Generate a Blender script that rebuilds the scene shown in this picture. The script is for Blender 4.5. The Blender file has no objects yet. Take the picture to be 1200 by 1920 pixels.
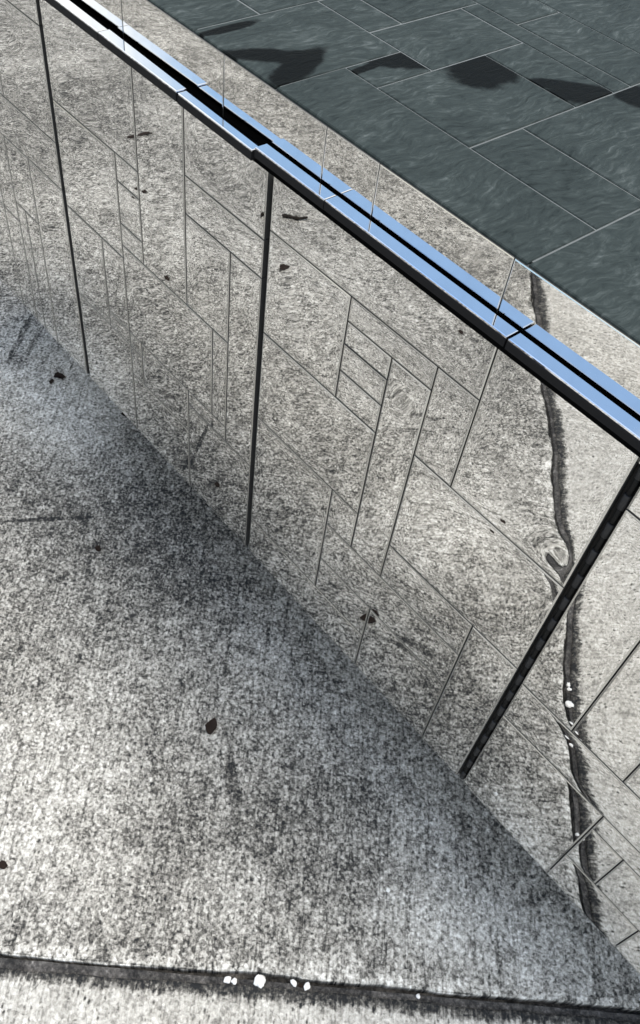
import bpy, math, random
from mathutils import Vector, Matrix, noise

# ------------------------------------------------------------------ camera, world, light
S = 0.875            # measured units -> metres
G = 0.265            # the mirrored box floats this far above the paving (measured units)
def W(x, y, z=0.0):  # measured coordinates (z from the panels' lower edge) -> metres
    return Vector((x * S, y * S, (z + G) * S))

scene = bpy.context.scene
COL = scene.collection
F_PX, PITCH, ROLL, YAW, DIST = 1640.28, 0.887285, 0.163405, -0.745618, 0.753664
fw = Vector((math.sin(YAW) * math.cos(PITCH), math.cos(YAW) * math.cos(PITCH), -math.sin(PITCH)))
r0 = Vector((math.cos(YAW), -math.sin(YAW), 0)); u0 = r0.cross(fw)
rt = math.cos(ROLL) * r0 + math.sin(ROLL) * u0
up = -math.sin(ROLL) * r0 + math.cos(ROLL) * u0
cam_data = bpy.data.cameras.new('camera')
cam_data.sensor_fit = 'VERTICAL'; cam_data.sensor_height = 24.0
cam_data.lens = F_PX / 1920.0 * 24.0
cam_data.clip_start = 0.02; cam_data.clip_end = 500
cam = bpy.data.objects.new('camera', cam_data); COL.objects.link(cam)
m = Matrix((rt, up, -fw)).transposed().to_4x4(); m.translation = W(0, -DIST, 1.6)
cam.matrix_world = m
scene.camera = cam

SUN_EL, SUN_AZ = math.radians(74), math.radians(38)     # azimuth from +y (behind the wall) towards +x
CLOUD_OFF = (8.4, 1.2, 6.6)
world = bpy.data.worlds.new('World'); scene.world = world; world.use_nodes = True
wn = world.node_tree.nodes; wl = world.node_tree.links
bg = wn['Background']; bg.inputs['Strength'].default_value = 0.15
sky = wn.new('ShaderNodeTexSky'); sky.sky_type = 'NISHITA'; sky.sun_disc = False
sky.sun_elevation = SUN_EL; sky.sun_rotation = SUN_AZ
sky.air_density = 1.6; sky.dust_density = 1.0; sky.ozone_density = 3.0; sky.altitude = 0
wtc = wn.new('ShaderNodeTexCoord'); wnz = wn.new('ShaderNodeTexNoise')
wnz.inputs['Scale'].default_value = 1.3; wnz.inputs['Detail'].default_value = 4; wnz.inputs['Roughness'].default_value = 0.55
wrp = wn.new('ShaderNodeValToRGB'); wrp.color_ramp.elements[0].position = 0.40; wrp.color_ramp.elements[1].position = 0.58
wmx = wn.new('ShaderNodeMix'); wmx.data_type = 'RGBA'; wmx.inputs[7].default_value = (6.5, 6.35, 6.12, 1)
wmu = wn.new('ShaderNodeMath'); wmu.operation = 'MULTIPLY'; wmu.inputs[1].default_value = 0.85
wmp = wn.new('ShaderNodeMapping'); wmp.inputs['Location'].default_value = CLOUD_OFF
wl.new(wtc.outputs['Generated'], wmp.inputs['Vector']); wl.new(wmp.outputs[0], wnz.inputs['Vector']); wl.new(wnz.outputs['Fac'], wrp.inputs['Fac'])
wl.new(wrp.outputs['Color'], wmu.inputs[0]); wl.new(wmu.outputs[0], wmx.inputs[0])
wl.new(sky.outputs['Color'], wmx.inputs[6]); wl.new(wmx.outputs[2], bg.inputs['Color'])

sun_d = bpy.data.lights.new('sun', 'SUN'); sun_d.energy = 1.5; sun_d.angle = math.radians(28); sun_d.color = (1.0, 0.91, 0.77)
sun = bpy.data.objects.new('sun', sun_d); COL.objects.link(sun)
sdir = Vector((math.sin(SUN_AZ) * math.cos(SUN_EL), math.cos(SUN_AZ) * math.cos(SUN_EL), math.sin(SUN_EL)))
sun.rotation_euler = sdir.to_track_quat('Z', 'Y').to_euler(); sun.location = (0, 0, 6)

vs = scene.view_settings
vs.view_transform = 'Standard'; vs.look = 'None'; vs.gamma = 1.0; vs.use_curve_mapping = False
vs.exposure = 0.92
scene.cycles.max_bounces = 6; scene.cycles.diffuse_bounces = 2; scene.cycles.glossy_bounces = 5; scene.cycles.use_adaptive_sampling = True; scene.cycles.adaptive_threshold = 0.025

random.seed(7)

# ------------------------------------------------------------------ helpers
def mesh_obj(name, verts, faces, mat, parent=None, smooth=None, loc=None):
    me = bpy.data.meshes.new(name); me.from_pydata([tuple(v) for v in verts], [], faces)
    if isinstance(mat, (list, tuple)):
        for q in mat: me.materials.append(q)
    elif mat: me.materials.append(mat)
    if smooth:
        me.polygons.foreach_set('use_smooth', [bool(s) for s in smooth])
    me.update()
    o = bpy.data.objects.new(name, me); COL.objects.link(o)
    if parent: o.parent = parent
    if loc is not None: o.location = loc
    return o

def tag(o, label=None, cat=None, group=None, kind=None):
    if label: o['label'] = label
    if cat: o['category'] = cat
    if group: o['group'] = group
    if kind: o['kind'] = kind
    return o

def empty(name, loc):
    o = bpy.data.objects.new(name, None); COL.objects.link(o); o.location = loc; o.empty_display_size = 0.05
    return o

def box_data(x0, x1, y0, y1, z0, z1, b=0.0):
    """box with chamfered upper rim (b)"""
    if b <= 0:
        v = [(x0,y0,z0),(x1,y0,z0),(x1,y1,z0),(x0,y1,z0),(x0,y0,z1),(x1,y0,z1),(x1,y1,z1),(x0,y1,z1)]
        f = [(0,3,2,1),(4,5,6,7),(0,1,5,4),(1,2,6,5),(2,3,7,6),(3,0,4,7)]
    else:
        v = [(x0,y0,z0),(x1,y0,z0),(x1,y1,z0),(x0,y1,z0),(x0,y0,z1-b),(x1,y0,z1-b),(x1,y1,z1-b),(x0,y1,z1-b),
             (x0+b,y0+b,z1),(x1-b,y0+b,z1),(x1-b,y1-b,z1),(x0+b,y1-b,z1)]
        f = [(0,3,2,1),(8,9,10,11)] + [(i,(i+1)%4,4+(i+1)%4,4+i) for i in range(4)] + [(4+i,4+(i+1)%4,8+(i+1)%4,8+i) for i in range(4)]
    return v, f

# ------------------------------------------------------------------ materials
class NT:
    def __init__(s, name, dim='3D'):
        s.dim = dim
        s.m = bpy.data.materials.new(name); s.m.use_nodes = True
        s.n = s.m.node_tree.nodes; s.l = s.m.node_tree.links
        s.b = s.n['Principled BSDF']
    def link(s, a, b): s.l.new(a, b)
    def put(s, sock, v):
        if hasattr(v, 'is_output') or isinstance(v, bpy.types.NodeSocket): s.l.new(v, sock)
        else: sock.default_value = v
    def coord(s, loc=(0,0,0), rot=(0,0,0), scale=(1,1,1), src=None):
        if src is None:
            src = s.n.new('ShaderNodeTexCoord').outputs['Object']
        mp = s.n.new('ShaderNodeMapping'); s.link(src, mp.inputs['Vector'])
        mp.inputs['Location'].default_value = loc; mp.inputs['Rotation'].default_value = rot; mp.inputs['Scale'].default_value = scale
        return mp.outputs['Vector']
    def noise(s, vec, scale, detail=4, rough=0.55, dist=0.0, out='Fac'):
        t = s.n.new('ShaderNodeTexNoise'); t.noise_dimensions = s.dim; s.link(vec, t.inputs['Vector'])
        t.inputs['Scale'].default_value = scale; t.inputs['Detail'].default_value = detail
        t.inputs['Roughness'].default_value = rough; t.inputs['Distortion'].default_value = dist
        return t.outputs[out]
    def voro(s, vec, scale, out='Color', feature='F1', rnd=1.0):
        t = s.n.new('ShaderNodeTexVoronoi'); t.feature = feature; t.voronoi_dimensions = s.dim; s.link(vec, t.inputs['Vector'])
        t.inputs['Scale'].default_value = scale; t.inputs['Randomness'].default_value = rnd
        return t.outputs[out]
    def math(s, op, a, b=0.0, clamp=False):
        t = s.n.new('ShaderNodeMath'); t.operation = op; t.use_clamp = clamp
        s.put(t.inputs[0], a); s.put(t.inputs[1], b); return t.outputs[0]
    def rng(s, v, a, b, c=0.0, d=1.0, smooth=False):
        t = s.n.new('ShaderNodeMapRange'); t.interpolation_type = 'SMOOTHSTEP' if smooth else 'LINEAR'
        s.put(t.inputs[0], v)
        for i, q in enumerate((a, b, c, d)): t.inputs[i+1].default_value = q
        return t.outputs[0]
    def mix(s, fac, a, b, mode='MIX'):
        t = s.n.new('ShaderNodeMix'); t.data_type = 'RGBA'; t.blend_type = mode
        s.put(t.inputs[0], fac)
        for i, q in ((6, a), (7, b)):
            if isinstance(q, tuple) and len(q) == 3: q = q + (1,)
            s.put(t.inputs[i], q)
        return t.outputs[2]
    def ramp(s, v, stops):
        t = s.n.new('ShaderNodeValToRGB'); s.link(v, t.inputs['Fac']); e = t.color_ramp.elements
        while len(e) < len(stops): e.new(0.5)
        for q, (pos, c) in zip(e, stops):
            q.position = pos; q.color = (c[0], c[1], c[2], 1) if isinstance(c, tuple) else (c, c, c, 1)
        return t.outputs['Color']
    def sep(s, v):
        t = s.n.new('ShaderNodeSeparateXYZ'); s.link(v, t.inputs[0]); return t.outputs
    def bump(s, h, strength=0.3, dist=0.002):
        t = s.n.new('ShaderNodeBump'); s.link(h, t.inputs['Height']); t.inputs['Strength'].default_value = strength
        t.inputs['Distance'].default_value = dist; s.link(t.outputs['Normal'], s.b.inputs['Normal'])

def plain(name, col, rough=0.5, metal=0.0, spec=0.5, var=0.0):
    t = NT(name); t.b.inputs['Roughness'].default_value = rough; t.b.inputs['Metallic'].default_value = metal
    t.b.inputs['Specular IOR Level'].default_value = spec
    n = t.noise(t.coord(), 60, 4)
    k = max(var, 0.08)
    t.link(t.mix(n, tuple(c*(1-k) for c in col), tuple(min(1, c*(1+k)) for c in col)), t.b.inputs['Base Color'])
    return t.m

# joint line of the paving (measured): direction and a point, in metres
JP = Vector((-0.565 * S, -0.823 * S)); JQ = Vector((0.288 * S, 0.077 * S))
JD = (JQ - JP).normalized(); JN = Vector((JD.y, -JD.x))     # normal pointing to the pale slab
JANG = math.atan2(JD.y, JD.x)

def onfloor(px, py):      # picture position -> paving (measured units), by meeting the paving plane
    c = Vector((0, -DIST, 1.6)); d = (px - 600) * rt - (py - 960) * up + F_PX * fw
    q = c + d * ((-G - c.z) / d.z); return q.x, q.y
# dirt; lower-right sunlight painted in: centre, two half axes (picture positions), strength
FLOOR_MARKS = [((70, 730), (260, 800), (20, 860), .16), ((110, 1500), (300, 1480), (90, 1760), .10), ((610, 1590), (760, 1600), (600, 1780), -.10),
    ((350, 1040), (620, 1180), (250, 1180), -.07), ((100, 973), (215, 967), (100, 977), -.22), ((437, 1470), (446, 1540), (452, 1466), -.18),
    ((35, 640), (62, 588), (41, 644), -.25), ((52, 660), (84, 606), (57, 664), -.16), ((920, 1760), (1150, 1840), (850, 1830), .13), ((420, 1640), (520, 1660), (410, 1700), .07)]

def concrete(name, pale):
    t = NT(name, '2D')
    v = t.coord()
    uv = t.coord(rot=(0, 0, -JANG))                                   # x along joint, y across it
    x, y, z = t.sep(uv)[:3]
    jo = (-(JP.x * math.sin(-JANG) + JP.y * math.cos(-JANG)))
    across = t.math('ADD', y, jo)                                     # 0 at the joint, negative on the pale side
    # aggregate and pits
    cell = t.sep(t.voro(v, 235, 'Color'))[0]
    cell2 = t.sep(t.voro(v, 120, 'Color'))[1]
    fine = t.noise(v, 150, 4, 0.75)
    med = t.noise(v, 30, 4, 0.65)
    brs = t.noise(t.coord(scale=(190, 16, 1), src=uv), 1.0, 3, 0.6)
    blot = t.noise(v, 6.5, 5, 0.72)
    big = t.noise(t.coord(loc=(3.1, 1.7, 0)), 1.6, 3, 0.55)
    fin = t.math('ADD', t.math('MULTIPLY', cell, 0.34), t.math('MULTIPLY', t.rng(fine, 0.3, 0.7), 0.46))
    a = t.math('ADD', fin, t.math('MULTIPLY', cell2, 0.16))
    a = t.math('ADD', a, t.math('MULTIPLY', t.rng(med, 0.34, 0.66), 0.20))
    a = t.math('ADD', a, t.math('MULTIPLY', t.rng(brs, 0.35, 0.65), 0.13 if not pale else 0.20))
    brs3 = t.math('MULTIPLY', t.rng(t.noise(t.coord(scale=(70, 3.0, 1), src=uv), 1.0, 4, 0.7), 0.56, 0.70), t.rng(big, 0.45, 0.62))
    a = t.math('SUBTRACT', a, t.math('MULTIPLY', brs3, 0.22))
    tone = t.math('ADD', t.math('MULTIPLY', t.rng(blot, 0.3, 0.7), 0.26), t.math('MULTIPLY', t.rng(big, 0.32, 0.66), 0.28))
    h = t.math('ADD', t.math('MULTIPLY', t.math('SUBTRACT', a, 0.65), 0.98 if not pale else 0.62), t.math('MULTIPLY', tone, 0.55 if not pale else 0.25))
    h = t.math('ADD', h, 0.34 if not pale else 0.58)
    # sparse dark pits
    pit = t.voro(t.coord(scale=(1, 0.5, 1), src=uv), 75, 'Distance')
    pitm = t.math('MULTIPLY', t.rng(pit, 0.05, 0.22, 1, 0), t.rng(med, 0.50, 0.58))
    h = t.math('SUBTRACT', h, t.math('MULTIPLY', pitm, 0.45 if pale else 0.25))
    # dirt that has crept out of the joint
    edge = t.math('ABSOLUTE', across)
    wob = t.math('ADD', edge, t.math('MULTIPLY', t.math('SUBTRACT', t.noise(uv, 60, 4, 0.7), 0.5), 0.034 if pale else 0.004))
    wob = t.math('ADD', wob, t.math('MULTIPLY', t.math('SUBTRACT', brs, 0.5), 0.008 if pale else 0.0))
    dirt = t.rng(wob, 0.026 if pale else -0.002, 0.044 if pale else 0.002, 1, 0, True)
    h = t.math('SUBTRACT', h, t.math('MULTIPLY', dirt, 0.5))
    if not pale:   # worn pale strip along the joint and a pale smooth patch at the far end
        lip = t.math('MULTIPLY', t.rng(wob, 0.006, 0.03, 1, 0, True), t.rng(med, 0.4, 0.6))
        h = t.math('ADD', h, t.math('MULTIPLY', lip, 0.20))
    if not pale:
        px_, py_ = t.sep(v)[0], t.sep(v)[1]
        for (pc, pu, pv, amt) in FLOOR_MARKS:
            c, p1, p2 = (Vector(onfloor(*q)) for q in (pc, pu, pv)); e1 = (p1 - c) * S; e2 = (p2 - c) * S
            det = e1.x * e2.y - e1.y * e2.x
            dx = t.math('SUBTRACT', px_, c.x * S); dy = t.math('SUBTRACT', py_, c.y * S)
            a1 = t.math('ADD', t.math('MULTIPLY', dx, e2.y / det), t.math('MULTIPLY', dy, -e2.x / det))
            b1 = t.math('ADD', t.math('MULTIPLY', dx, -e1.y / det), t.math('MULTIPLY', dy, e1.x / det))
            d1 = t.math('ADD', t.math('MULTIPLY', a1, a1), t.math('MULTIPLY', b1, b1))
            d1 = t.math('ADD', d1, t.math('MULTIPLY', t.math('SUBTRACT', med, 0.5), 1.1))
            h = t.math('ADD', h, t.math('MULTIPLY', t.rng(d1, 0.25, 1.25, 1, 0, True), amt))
    # old hairline crack marks
    wv = t.n.new('ShaderNodeTexVoronoi'); wv.voronoi_dimensions = '2D'; wv.feature = 'DISTANCE_TO_EDGE'; wv.inputs['Scale'].default_value = 1.7
    wc = t.n.new('ShaderNodeVectorMath'); wc.operation = 'ADD'
    t.link(v, wc.inputs[0]); t.link(t.noise(v, 5, 3, 0.6, out='Color'), wc.inputs[1]); t.link(wc.outputs[0], wv.inputs['Vector'])
    crk = t.math('MULTIPLY', t.rng(wv.outputs['Distance'], 0.0, 0.006, 1, 0), t.rng(big, 0.52, 0.6))
    h = t.math('SUBTRACT', h, t.math('MULTIPLY', crk, 0.22))
    col = t.ramp(h, [(0.10, (0.020, 0.021, 0.022)), (0.28, (0.08, 0.076, 0.068)), (0.46, (0.21, 0.201, 0.180)),
                     (0.64, (0.39, 0.374, 0.335)), (0.85, (0.60, 0.58, 0.53)), (1.0, (0.80, 0.785, 0.735))])
    t.link(col, t.b.inputs['Base Color'])
    t.b.inputs['Roughness'].default_value = 0.9; t.b.inputs['Specular IOR Level'].default_value = 0.2
    t.bump(fin, 0.6, 0.0035)
    return t.m

def mirror(name, tint=(0.79, 0.785, 0.765), rough=0.008, b=1.0, scale=1.0):
    t = NT(name)
    oi = t.n.new('ShaderNodeObjectInfo')
    off = t.n.new('ShaderNodeVectorMath'); off.operation = 'MULTIPLY_ADD'
    geo = t.n.new('ShaderNodeNewGeometry')
    cmb = t.n.new('ShaderNodeCombineXYZ')
    for i in range(3): t.link(oi.outputs['Random'], cmb.inputs[i])
    t.link(cmb.outputs[0], off.inputs[0]); off.inputs[1].default_value = (9, 17, 31); t.link(geo.outputs['Position'], off.inputs[2])
    v = off.outputs[0]
    n1 = t.noise(v, 8 * scale, 1.5, 0.4); n2 = t.noise(v, 46 * scale, 3, 0.6, 0.4)
    hgt = t.math('ADD', n1, t.math('MULTIPLY', n2, 0.022))
    smear = t.noise(t.coord(scale=(3, 3, 1)), 9, 5, 0.6)
    t.link(t.mix(t.rng(smear, 0.4, 0.75), tint, tuple(c*0.93 for c in tint)), t.b.inputs['Base Color'])
    t.b.inputs['Metallic'].default_value = 1.0
    t.put(t.b.inputs['Roughness'], t.rng(smear, 0.35, 0.75, rough, rough + 0.018))
    t.bump(hgt, 1.0, 0.0006 * b)
    return t.m

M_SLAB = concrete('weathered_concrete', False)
M_PALE = concrete('pale_concrete', True)
M_MIRROR = mirror('mirror_steel')
M_BAND = mirror('mirror_steel_band', tint=(0.80, 0.785, 0.75))
M_CAP = mirror('mirror_steel_cap', tint=(0.86, 0.87, 0.88), rough=0.015, b=0.5)
M_BEVEL = plain('polished_bevel', (0.62, 0.62, 0.60), 0.16, 1.0)
M_BLACK = plain('black_rubber', (0.003, 0.003, 0.003), 0.9, 0, 0.0)
M_LIP = plain('blackened_edge', (0.008, 0.008, 0.009), 0.6, 0, 0.12)
M_BACK = plain('dark_backing', (0.05, 0.05, 0.05), 0.6, 0.2)
M_HINGE = plain('black_hinge', (0.005, 0.005, 0.005), 0.5, 0, 0.15)
M_HINGE2 = plain('grey_hinge', (0.017, 0.017, 0.018), 0.45, 0, 0.25)
M_PLINTH = plain('dark_plinth', (0.05, 0.05, 0.052), 0.7)

# joint filler
t = NT('joint_filler'); v = t.coord()
h = t.math('ADD', t.math('MULTIPLY', t.noise(v, 130, 6, 0.75), 0.62), t.math('MULTIPLY', t.noise(v, 26, 5), 0.38))
t.link(t.ramp(h, [(0.40, (.010,.010,.010)), (0.48, (.040,.038,.036)), (0.55, (.085,.080,.074)), (0.62, (.17,.16,.15)), (0.70, (.42,.41,.39))]), t.b.inputs['Base Color'])
t.b.inputs['Roughness'].default_value = 0.95; t.bump(h, 0.9, 0.006)
M_JOINT = t.m

# ------------------------------------------------------------------ the setting: paving
def paving():
    us = [-22, -12, -6, -3.5] + [-2.4 + i * 0.008 for i in range(int(4.0 / 0.008))] + [1.8, 3, 6, 12, 22]
    def edge(u, side):
        n = noise.noise(Vector((u * 3.1, 1.3, 0))) * 0.006 + noise.noise(Vector((u * 9, side * 5.3, 0))) * 0.004 + noise.noise(Vector((u * 34, side * 9.1, 2))) * 0.0026 + noise.noise(Vector((u * 110, side * 3.1, 5))) * 0.0012
        if abs(u) > 3: n = 0
        return n
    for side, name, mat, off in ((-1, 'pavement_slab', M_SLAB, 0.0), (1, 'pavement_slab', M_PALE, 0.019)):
        verts, faces = [], []
        dist = [(0.0, -0.04), (0.0, -0.0035), (0.003, -0.001), (0.009, 0.0), (0.4, 0.0), (22.0, 0.0)]
        for u in us:
            e = edge(u, side)
            for k, (d, z) in enumerate(dist):
                s = side * (off + (e if k < 4 else 0) * side * 1.0 + d) if side > 0 else -(d - (e if k < 4 else 0))
                q = JP + JD * u + JN * s
                verts.append((q.x, q.y, z))
        k = len(dist)
        for i in range(len(us) - 1):
            for j in range(k - 1):
                a, b, c, d_ = i*k+j, (i+1)*k+j, (i+1)*k+j+1, i*k+j+1
                faces.append((a, d_, c, b) if side > 0 else (a, b, c, d_))
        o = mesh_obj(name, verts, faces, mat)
        bmfix(o)
        tag(o, kind='structure')
    verts, faces = [], []
    for u in us:
        for s in (-0.02, 0.0035, 0.0075, 0.04):
            q = JP + JD * u + JN * s
            zz = (-0.026 if s < .005 else -0.0065) + (noise.noise(Vector((u * 30, s * 90, 0))) * 0.003 if abs(u) < 3 else 0) + 0
            verts.append((q.x, q.y, zz))
    for i in range(len(us) - 1):
        for j in range(3): faces.append((i*4+j, (i+1)*4+j, (i+1)*4+j+1, i*4+j+1))
    o = mesh_obj('expansion_joint', verts, faces, M_JOINT); bmfix(o); tag(o, kind='structure')

def bmfix(o):
    import bmesh
    bm = bmesh.new(); bm.from_mesh(o.data); bmesh.ops.recalc_face_normals(bm, faces=bm.faces)
    top = max(bm.faces, key=lambda f: f.calc_area())
    if top.normal.z < 0: bmesh.ops.reverse_faces(bm, faces=bm.faces)
    bm.to_mesh(o.data); bm.free()
paving()

# ------------------------------------------------------------------ mirror tiles
def breaks(L):
    """grid positions along an edge of length L, denser near both ends"""
    near = [0, 0.003, 0.006, 0.010, 0.014, 0.019, 0.025, 0.032]
    near = [q for q in near if q < L * 0.42]
    n = max(2, min(26, int((L - 2 * near[-1]) / 0.012)))
    mid = [near[-1] + (L - 2 * near[-1]) * i / n for i in range(1, n)]
    return near + mid + [L - q for q in reversed(near)]

# shallow dents in the polished sheet: position (measured), radius and depth in metres
DENTS = [(-.262, .690, .016, .00055), (-.572, .725, .014, .00022), (-.93, .90, .014, .0003)]
def tile(name, parent, x0, x1, z0, z1, mat, ybase=0.0, th=0.010, amp=0.00020, wid=0.013, bev=0.0024, tilt=0.0007, gap=0.0010, ori=None):
    """one polished plate in metres; front face looks to -y, slightly dished along its rim, with bevelled edge"""
    x0 += gap; x1 -= gap; z0 += gap; z1 -= gap
    cx, cz = (x0 + x1) / 2, (z0 + z1) / 2
    w, h = x1 - x0, z1 - z0
    fx0, fz0, fwid, fhei = -w/2 + bev, -h/2 + bev, w - 2*bev, h - 2*bev
    xs, zs = breaks(fwid), breaks(fhei)
    sd = random.uniform(0, 100); ax = random.gauss(0, tilt); az = random.gauss(0, tilt)
    am = amp * random.uniform(0.4, 1.6); wd = wid * random.uniform(0.7, 1.5)
    bow = random.gauss(0, 0.0022)
    V, Fc, Sm, Mi = [], [], [], []
    def y_at(px, pz):
        d1, d2 = min(px, fwid - px), min(pz, fhei - pz)
        y = am * (math.exp(-d1 / wd) + math.exp(-d2 / wd))
        y += noise.noise(Vector(((px + cx) * 9, sd, (pz + cz) * 9))) * 0.00009
        for (qx, qz, sg, am2) in DENTS:
            rr = (px + fx0 + cx - qx * S) ** 2 + (pz + fz0 + cz - (qz + G) * S) ** 2
            if rr < 9 * sg * sg: y += am2 * math.exp(-rr / (2 * sg * sg))
        y += bow * ((px - fwid/2) ** 2 + (pz - fhei/2) ** 2) * 2 + ax * (px - fwid/2) + az * (pz - fhei/2)
        return y
    nx, nz = len(xs), len(zs)
    for pz in zs:
        for px in xs: V.append((fx0 + px, y_at(px, pz), fz0 + pz))
    for j in range(nz - 1):
        for i in range(nx - 1):
            Fc.append((j*nx+i, j*nx+i+1, (j+1)*nx+i+1, (j+1)*nx+i)); Sm.append(1); Mi.append(0)
    # bevel ring + sides, own vertices
    ring = [(0, 0), (fwid, 0), (fwid, fhei), (0, fhei)]
    out = [(-w/2, -h/2), (w/2, -h/2), (w/2, h/2), (-w/2, h/2)]
    b0 = len(V)
    def ring_pts(i):
        (ax_, az_), (bx_, bz_) = ring[i], ring[(i+1) % 4]
        return ax_, az_, bx_, bz_
    for i in range(4):
        qx, qz = ring[i]; V.append((fx0 + qx, y_at(qx, qz), fz0 + qz))
    for i in range(4): V.append((out[i][0], bev * 0.42, out[i][1]))
    for i in range(4): V.append((out[i][0], th, out[i][1]))
    for i in range(4):
        j = (i + 1) % 4
        Fc.append((b0+i, b0+4+i, b0+4+j, b0+j)); Sm.append(0); Mi.append(1)
        Fc.append((b0+4+i, b0+8+i, b0+8+j, b0+4+j)); Sm.append(0); Mi.append(2)
    Fc.append((b0+8, b0+11, b0+10, b0+9)); Sm.append(0); Mi.append(2)
    o = mesh_obj(name, V, Fc, [mat, M_BEVEL, M_BACK], parent, Sm)
    o.data.polygons.foreach_set('material_index', Mi)
    pl = parent.location if parent else Vector()
    o.location = Vector((cx, ybase, cz)) - pl
    return o

BOX = empty('mirrored_box', (0, 0, 0))
tag(BOX, 'floating box clad in mirror-polished steel, with a dark slab top', 'mirrored box')
PANELS = {
 'Z': dict(x=(-2.250, -1.585), tiles=[(-2.25,-1.585,.858,.94),(-1.802,-1.585,.632,.858),(-2.25,-1.802,.632,.858),(-2.25,-1.585,.526,.632),
        (-1.733,-1.585,0,.526),(-1.842,-1.733,.361,.526),(-1.920,-1.842,.307,.526),(-2.25,-1.920,.307,.526),
        (-1.797,-1.733,0,.361),(-1.842,-1.797,0,.361),(-1.920,-1.842,0,.307),(-2.25,-1.920,0,.307)]),
 'A': dict(x=(-1.573, -0.906), tiles=[(-1.573,-1.271,.729,.94),(-1.271,-1.123,.532,.94),(-1.123,-.906,.80,.94),(-1.123,-.906,.728,.80),
        (-1.573,-1.349,.5,.729),(-1.349,-1.271,.673,.729),(-1.349,-1.271,.582,.673),(-1.349,-1.271,.532,.582),
        (-1.123,-.992,.532,.728),(-.992,-.906,.271,.728),(-1.573,-1.432,.269,.5),(-1.432,-1.349,.31,.5),
        (-1.349,-1.04,.31,.532),(-1.04,-.992,.31,.532),(-1.432,-1.349,.269,.31),(-1.349,-1.302,.269,.31),(-1.349,-1.302,.187,.269),
        (-1.302,-1.124,.187,.31),(-1.573,-1.349,0,.269),(-1.349,-1.124,0,.187),(-1.124,-.992,.271,.31),(-1.124,-.906,0,.271)]),
 'B': dict(x=(-0.895, -0.230), tiles=[(-.895,-.449,.826,.94),(-.449,-.230,.651,.94),(-.527,-.449,.651,.826),(-.895,-.705,.627,.826),
        (-.705,-.527,.782,.826),(-.705,-.608,.739,.782),(-.705,-.608,.686,.739),(-.705,-.608,.627,.686),(-.608,-.527,.327,.782),
        (-.895,-.608,.424,.627),(-.527,-.230,.424,.651),(-.895,-.677,.117,.424),(-.677,-.608,.327,.424),(-.527,-.328,.327,.424),
        (-.328,-.230,0,.424),(-.677,-.328,.217,.327),(-.677,-.530,.117,.217),(-.530,-.328,0,.217),(-.895,-.530,0,.117)]),
 'C': dict(x=(-0.214, 0.455), tiles=[(-.214,.455,.84,.94),(-.214,-.112,.404,.84),(-.112,-.013,.404,.84),(-.013,.20,.404,.84),(.20,.455,.404,.84),
        (-.214,.455,.293,.404),(-.214,.001,0,.293),(.001,.455,.241,.293),(.001,.065,.111,.241),(.065,.22,.111,.241),(.22,.455,.111,.241),
        (.001,.158,0,.111),(.158,.455,0,.111)]),
}
LAB = {'Z': 'mirror-polished steel panel at the far left, cut off by the picture edge',
       'A': 'mirror-polished steel panel between the two plain black seams',
       'B': 'large mirror-polished steel panel between the middle black seam and the black hinge',
       'C': 'mirror-polished steel panel right of the black hinge, showing most of the reflected joint'}
for key, d in PANELS.items():
    x0, x1 = d['x']
    root = empty('mirror_panel', W((x0 + x1) / 2, 0.016, 0))
    root.parent = BOX; tag(root, LAB[key])
    for (a, b, c, e) in d['tiles']:
        tile('tile', root, a * S, b * S, (c + G) * S, (e + G) * S, M_MIRROR)
    v, f = box_data(x0 * S + .001, x1 * S - .001, 0.0101, 0.022, G * S + .001, (.94 + G) * S)
    o = mesh_obj('backing_board', [Vector(q) - root.location for q in v], f, M_BACK, root)
    d['root'] = root

# continuous hinge between the last two panels
v, f = box_data(-.2298 * S, -.2142 * S, 0.0075, 0.0098, G * S + .002, (.937 + G) * S)
hl = mesh_obj('hinge', v, f, M_HINGE, BOX); tag(hl, 'black continuous hinge with alternating knuckles')
import bmesh
def knuckle_mesh(r, L, mat):
    bm = bmesh.new(); bmesh.ops.create_cone(bm, cap_ends=True, segments=14, radius1=r, radius2=r, depth=L)
    bmesh.ops.bevel(bm, geom=[e for e in bm.edges if abs(e.verts[0].co.z - e.verts[1].co.z) < 1e-5], offset=0.0007, segments=1, affect='EDGES')
    me = bpy.data.meshes.new('knuckle'); bm.to_mesh(me); bm.free(); me.materials.append(mat)
    for q in me.polygons: q.use_smooth = True
    return me
nk = 34; KL = .937 * S / nk
km = (knuckle_mesh(0.0048, KL - .0012, M_HINGE2), knuckle_mesh(0.0036, KL - .0012, M_HINGE))
for i in range(nk):
    o = bpy.data.objects.new('knuckle', km[i % 2]); COL.objects.link(o); o.parent = hl
    o.location = Vector((-.2206 * S, 0.0058, G * S + .002 + KL * (i + .5)))

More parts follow.
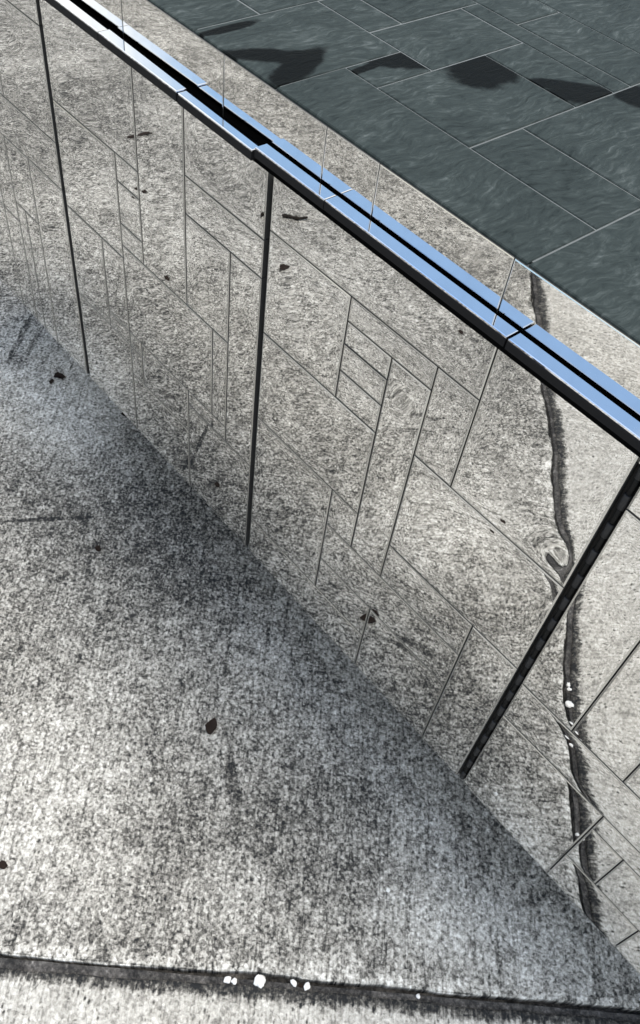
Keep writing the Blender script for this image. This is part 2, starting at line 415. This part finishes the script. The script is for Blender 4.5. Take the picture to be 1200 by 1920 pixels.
# ------------------------------------------------------------------ gutter ledge on top of the panels
ledge = empty('gutter_ledge', W(-0.9, 0.01, .94))
ledge.parent = BOX; tag(ledge, 'polished steel ledge reflecting blue sky along the top of the panels')
LO = ledge.location
def plate(name, xa, xb, ya0, ya1, yb0, yb1, ztop, th, mat, rim=0.0009, g=0.0007):
    """flat bar between xa and xb; y range may change from the a end to the b end"""
    xa, xb = xa * S + g, xb * S - g
    z1 = (ztop + G) * S; z0 = z1 - th
    P = [(xa, ya0*S), (xb, yb0*S), (xb, yb1*S), (xa, ya1*S)]
    I = [(xa+rim, ya0*S+rim), (xb-rim, yb0*S+rim), (xb-rim, yb1*S-rim), (xa+rim, ya1*S-rim)]
    V = [(a, b, z0) for a, b in P] + [(a, b, z1 - rim*.7) for a, b in P] + [(a, b, z1 - rim*.7) for a, b in P] + [(a, b, z1) for a, b in I]
    # top as a fine strip so the plate can be slightly wavy
    F_ = [(3,2,1,0)] + [(i, (i+1)%4, 4+(i+1)%4, 4+i) for i in range(4)] + [(8+i, 8+(i+1)%4, 12+(i+1)%4, 12+i) for i in range(4)] + [(12,13,14,15)]
    V = [Vector(q) - LO for q in V]
    return mesh_obj(name, V, F_, mat, ledge)
FJ = [(-2.25, -1.66), (-1.66, -1.33), (-1.33, -1.107), (-1.107, -.919), (-.917, -.763), (-.763, -.4300), (-.4285, -.08), (-.08, .455)]
for i, (a, b) in enumerate(FJ):
    if b < -1.1: zt, fr = .9515, (-.021, .000, -.021, -.003)
    elif b < -.918: zt, fr = .9490, (-.0195, -.004, -.0205, -.006)
    else: zt, fr = .9545 + (0.0006 if i % 2 else 0), (-.018, .003, -.018, .003)
    plate('front_plate', a, b, *fr, zt, 0.0024, M_CAP)
    plate('lip', a, b, fr[0] - .0010, fr[0] + .010, fr[2] - .0010, fr[2] + .010, zt - .0030, 0.0105 if b > -.918 else 0.0115, M_LIP)
v, f = box_data(-2.25*S, .455*S, -.010*S, .0071*S, (.925+G)*S, (.9412+G)*S)
mesh_obj('slot_lining', [Vector(k) - LO for k in v], f, M_BLACK, ledge)

# ------------------------------------------------------------------ upper mirrored band
band = empty('upstand', W(-.9, .009, .93)); band.parent = BOX
tag(band, 'low mirrored steel upstand between the ledge and the dark slabs')
BX = [-2.25, -1.62, -1.30, -1.028, -.802, -.699, -.4695, -.12, .455]
for a, b in zip(BX[:-1], BX[1:]):
    tile('tile', band, a*S, b*S, (.90+G)*S, (1.031+G)*S, M_BAND, ybase=.0075*S, th=.006, amp=.00012, bev=.0012, tilt=.0006, gap=.0006)

# ------------------------------------------------------------------ deck of slabs, dark reflection painted on
def deck_mat(name, black_reflections):
    t = NT(name, '2D')
    geo = t.n.new('ShaderNodeNewGeometry'); pos = geo.outputs['Position']
    v = t.coord(src=pos)
    ob = t.coord()
    oi = t.n.new('ShaderNodeObjectInfo')
    warp = t.n.new('ShaderNodeVectorMath'); warp.operation = 'MULTIPLY_ADD'
    t.link(t.noise(v, 7, 3, 0.5, out='Color'), warp.inputs[0]); warp.inputs[1].default_value = (.06, .06, 0); t.link(v, warp.inputs[2])
    wv = warp.outputs[0]
    f1 = t.noise(t.coord(scale=(1, .30, 1), rot=(0, 0, .6), src=wv), 165, 4, 0.66, 0.4)
    f2 = t.noise(t.coord(scale=(1, .22, 1), rot=(0, 0, .5), src=wv), 44, 4, 0.55, 1.4)
    big = t.noise(v, 4.5, 4, 0.55)
    spk = t.noise(v, 260, 4, 0.7)
    h = t.math('ADD', t.math('MULTIPLY', t.rng(f1, .3, .7), .40), t.math('MULTIPLY', t.rng(f2, .3, .7), .30))
    h = t.math('ADD', h, t.math('MULTIPLY', t.rng(big, .3, .7), .22)); h = t.math('ADD', h, t.math('MULTIPLY', spk, .12))
    h = t.math('ADD', h, t.math('MULTIPLY', oi.outputs['Random'], .08))
    col = t.ramp(h, [(0.10, (.010, .014, .0135)), (0.36, (.024, .031, .030)), (0.62, (.034, .043, .041)), (0.82, (.055, .066, .063)), (1.0, (.11, .125, .12))])  # dark wavy reflection in polished metal, painted as slab colour
    # black parts of the reflection, painted into the slab colour
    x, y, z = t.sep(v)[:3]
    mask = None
    for (pc, pu, pv) in black_reflections:
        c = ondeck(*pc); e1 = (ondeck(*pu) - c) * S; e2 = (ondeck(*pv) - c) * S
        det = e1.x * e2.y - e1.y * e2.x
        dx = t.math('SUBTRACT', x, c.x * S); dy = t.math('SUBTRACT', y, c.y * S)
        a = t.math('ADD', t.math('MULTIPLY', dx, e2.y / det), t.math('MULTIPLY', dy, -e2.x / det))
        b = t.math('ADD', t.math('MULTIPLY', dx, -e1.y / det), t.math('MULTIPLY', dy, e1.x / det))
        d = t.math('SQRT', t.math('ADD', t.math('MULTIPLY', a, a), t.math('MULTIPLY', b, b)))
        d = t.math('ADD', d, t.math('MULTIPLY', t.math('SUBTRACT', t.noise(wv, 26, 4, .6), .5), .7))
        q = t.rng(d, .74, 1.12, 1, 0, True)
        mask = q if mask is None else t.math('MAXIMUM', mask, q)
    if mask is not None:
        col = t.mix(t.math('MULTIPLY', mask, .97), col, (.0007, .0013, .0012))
    t.link(col, t.b.inputs['Base Color'])
    t.b.inputs['Roughness'].default_value = 0.66; t.b.inputs['Specular IOR Level'].default_value = 0.05
    t.bump(h, 0.5, 0.0022)
    return t.m
M_DECK = deck_mat('slab_dark_reflection', [])
Y0 = .0090; DK = .9626
def ondeck(px, py):      # picture position -> deck plane (measured units)
    c = Vector((0, -DIST, 1.6)); d = (px - 600) * rt - (py - 960) * up + F_PX * fw
    return c + d * ((1.034 - c.z) / d.z)
SL = [ # x0,x1,y0,y1 (y from the front edge), painted black reflections in measured x / y
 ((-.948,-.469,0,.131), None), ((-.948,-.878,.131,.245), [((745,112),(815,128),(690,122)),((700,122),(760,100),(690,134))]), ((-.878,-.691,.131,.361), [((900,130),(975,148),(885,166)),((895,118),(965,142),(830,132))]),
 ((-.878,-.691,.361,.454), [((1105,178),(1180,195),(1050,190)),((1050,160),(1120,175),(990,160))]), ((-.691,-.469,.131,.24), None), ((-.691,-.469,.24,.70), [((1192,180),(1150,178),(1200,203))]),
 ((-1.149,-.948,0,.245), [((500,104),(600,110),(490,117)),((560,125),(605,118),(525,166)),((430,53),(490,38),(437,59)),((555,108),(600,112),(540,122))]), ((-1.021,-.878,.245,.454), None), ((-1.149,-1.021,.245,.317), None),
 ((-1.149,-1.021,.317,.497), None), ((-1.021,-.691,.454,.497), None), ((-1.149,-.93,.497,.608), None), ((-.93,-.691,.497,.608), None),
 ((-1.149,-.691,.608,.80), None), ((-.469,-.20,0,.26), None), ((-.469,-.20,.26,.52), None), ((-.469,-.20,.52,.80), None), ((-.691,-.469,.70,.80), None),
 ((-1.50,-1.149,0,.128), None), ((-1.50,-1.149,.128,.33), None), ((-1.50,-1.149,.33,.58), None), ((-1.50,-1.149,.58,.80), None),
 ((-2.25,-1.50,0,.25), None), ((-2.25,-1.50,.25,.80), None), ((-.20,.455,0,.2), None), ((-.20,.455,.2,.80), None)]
deck = empty('slab_deck', W(-.9, .4, .99))
deck.parent = BOX; tag(deck, 'slabs with thin pale joints, a dark grey-green reflection and its black patches painted on')
DO = deck.location
ZT = (1.034 + G) * S
def slab(x0, x1, y0, y1, mat):
    g = .0012
    x0, x1, y0, y1 = x0*S*DK+g, x1*S*DK-g, (y0*DK+Y0)*S+g, (y1*DK+Y0)*S-g
    b = .0012
    cx, cy = (x0+x1)/2, (y0+y1)/2
    v, f = box_data(x0-cx, x1-cx, y0-cy, y1-cy, -.018, 0, b)
    o = mesh_obj('slab', v, f, mat, deck)
    o.location = Vector((cx, cy, ZT + random.uniform(-.0004, .0004))) - DO
    o.rotation_euler = (random.gauss(0, .0006), random.gauss(0, .0006), 0)
    return o
for (r, refl) in SL:
    mt = M_DECK if not refl else deck_mat('dark_slab_reflections', refl)
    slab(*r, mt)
M_GROUT = plain('pale_grout', (.13, .14, .135), .8, 0, .3, .3)
v, f = box_data(-2.25*S*DK, .455*S*DK, (Y0+.009)*S, (Y0+.80*DK)*S, ZT-.030, ZT-.0012)
mesh_obj('grout_bed', [Vector(q) - DO for q in v], f, M_GROUT, deck)

# carcass the panels and deck are fixed to, standing on a set-back base
car = empty('box_core', W(-.9, .45, -G))
car.parent = BOX
for nm, q in (('core', (-2.2, .44, .030, .76, .005, 1.0)), ('base', (-2.1, .40, .40, .74, -G, .005))):
    x0, x1, y0, y1, z0, z1 = q
    v, f = box_data(x0*S, x1*S, y0*S, y1*S, (z0+G)*S, (z1+G)*S - (.001 if nm == 'base' else 0))
    mesh_obj(nm, [Vector(k) - car.location for k in v], f, M_PLINTH, car)

# ------------------------------------------------------------------ loose bits on the paving
M_PEB = plain('white_pebble', (.78, .77, .74), .7, 0, .3, .12)
M_LEAF = plain('dry_leaf', (.020, .014, .011), .8, 0, .1, .5)
M_TWIG = plain('dry_twig', (.016, .013, .011), .8, 0, .1, .5)
def pebble(x, y, r, label, z=0.0):
    bm = bmesh.new(); bmesh.ops.create_icosphere(bm, subdivisions=3, radius=r)
    sd = Vector((random.uniform(0, 50), 0, 0))
    sx, sy, sz = random.uniform(.85, 1.25), random.uniform(.7, 1.0), random.uniform(.5, .7)
    for q in bm.verts:
        n = 1 + .42 * noise.noise(q.co / r * 1.2 + sd) + .16 * noise.noise(q.co / r * 3.5 + sd)
        q.co = Vector((q.co.x*n*sx, q.co.y*n*sy, q.co.z*n*sz))
    zm = min(q.co.z for q in bm.verts)
    me = bpy.data.meshes.new('pebble'); bm.to_mesh(me); bm.free(); me.materials.append(M_PEB)
    for q in me.polygons: q.use_smooth = True
    o = bpy.data.objects.new('pebble', me); COL.objects.link(o)
    o.location = (x*S, y*S, z - zm - .0008); o.rotation_euler.z = random.uniform(0, 6)
    tag(o, label, 'pebble', 'white pebbles lying in and beside the paving joint')
JZ = -.0065
for (px, py, r, lab, z) in [(427, 1836, .0066, 'leftmost white pebble in the paving joint, touching a twin', JZ), (439, 1839, .0056, 'small white pebble touching the right side of the leftmost one', JZ),
        (488, 1839, .0098, 'largest white pebble lying in the dark paving joint', JZ), (551, 1842, .0060, 'white pebble left of the tiny leaf scrap in the joint', JZ), (576, 1848, .0066, 'white pebble right of the tiny leaf scrap in the joint', JZ),
        (785, 1867, .0040, 'white pebble alone in the joint, rightmost of them all', JZ), (728, 1669, .0036, 'tiny white stone on the open paving near the panel foot', 0)]:
    x, y = onfloor(px, py); pebble(x, y, r, lab, z)

def leaf(x, y, L, Wd, rz, label, mat, cat='leaf', curl=.25, z=0.0, name='dry_leaf'):
    n, mcr = 10, 4
    V, Fc = [], []
    for i in range(n + 1):
        u = i / n; wd = Wd * (math.sin(math.pi * min(1, u * 1.02 + .02)) ** .6 + .06) * (1 + .25 * noise.noise(Vector((u * 6, x * 9, y * 9))))
        for j in range(-mcr, mcr + 1):
            s = j / mcr
            V.append(((u - .5) * L, s * wd / 2 + .06 * Wd * math.sin(u * 5), .0012 + curl * wd * s * s * .6 + .0015 * math.sin(u * 7)))
    k = 2 * mcr + 1
    for i in range(n):
        for j in range(k - 1): Fc.append((i*k+j, (i+1)*k+j, (i+1)*k+j+1, i*k+j+1))
    nb = len(V)
    V += [(a, b, c - .0009) for a, b, c in V]
    Fc += [tuple(q + nb for q in reversed(f_)) for f_ in Fc]
    o = mesh_obj(name, V, Fc, mat, None, [1]*len(Fc)); o.location = (x*S, y*S, z); o.rotation_euler.z = rz
    zm = min(q[2] for q in V); o.location.z = z - zm - .0003
    tag(o, label, cat)
x, y = onfloor(397, 1362); leaf(x, y, .036, .020, 2.25, 'brown leaf scrap on the open concrete before the wide panel', M_LEAF)
x, y = onfloor(184, 1030); leaf(x, y, .018, .012, .3, 'small dark leaf scrap on the concrete before the middle panel', M_LEAF)
x, y = onfloor(6, 1623); leaf(x, y, .017, .013, .9, 'dark leaf scrap at the very left edge of the picture', M_LEAF)
x, y = onfloor(565, 1847); leaf(x, y, .012, .006, .9, 'tiny leaf scrap between two white pebbles in the joint', M_LEAF, z=JZ)
x, y = onfloor(112, 708); leaf(x, y, .030, .020, 1.0, 'dark crumpled leaf on the pale concrete at the far left', M_LEAF, curl=.5)
x, y = onfloor(97, 716); leaf(x, y, .018, .011, 2.4, 'dark leaf flake just left of the crumpled one', M_LEAF)
x, y = onfloor(232, 778); leaf(x, y, .016, .009, .5, 'dark leaf flake beside the lower edge of the middle panel', M_LEAF)
leaf(-1.953, -.96, .033, .022, 1.2, 'black leaf seen only in the mirror just right of the middle black seam', M_LEAF)
leaf(-1.348, -1.263, .022, .014, .7, 'dark leaf seen only in the mirror near the ledge, right half', M_LEAF)
leaf(-2.942, -1.026, .070, .017, 2.1, 'long thin leaf seen only in the mirror high in the middle panel', M_LEAF, curl=.1)
leaf(-2.601, -.81, .040, .018, 2.1, 'short leaf seen only in the mirror below the long thin one', M_LEAF, curl=.1)
leaf(-2.11, -.579, .026, .014, .3, 'dark leaf flake seen only in the mirror at the centre of the middle panel', M_LEAF)
# twig
def twig(a, b, r, label):
    A = Vector((a[0]*S, a[1]*S, r)); B = Vector((b[0]*S, b[1]*S, r)); n = 9; V, Fc = [], []
    ax = (B - A).normalized(); sd = Vector((ax.y, -ax.x, 0))
    for i in range(n + 1):
        u = i / n; c = A.lerp(B, u) + sd * (.004 * math.sin(u * 6)); rr = r * (1.0 - .45 * u) * (1 + .3 * (i in (2, 6)))
        for j in range(7):
            t_ = 2 * math.pi * j / 7; V.append(c + sd * math.cos(t_) * rr + Vector((0, 0, math.sin(t_) * rr)))
    for i in range(n):
        for j in range(7): Fc.append((i*7+j, i*7+(j+1)%7, (i+1)*7+(j+1)%7, (i+1)*7+j))
    Fc.append(tuple(range(6, -1, -1))); Fc.append(tuple(n*7+j for j in range(7)))
    o = mesh_obj('twig', [q - A for q in V], Fc, M_TWIG, None, [1]*len(Fc)); o.location = A
    tag(o, label, 'twig')
twig((-2.200, -1.124), (-2.150, -1.232), .008, 'short dark twig seen only in the mirror just right of the middle black seam')
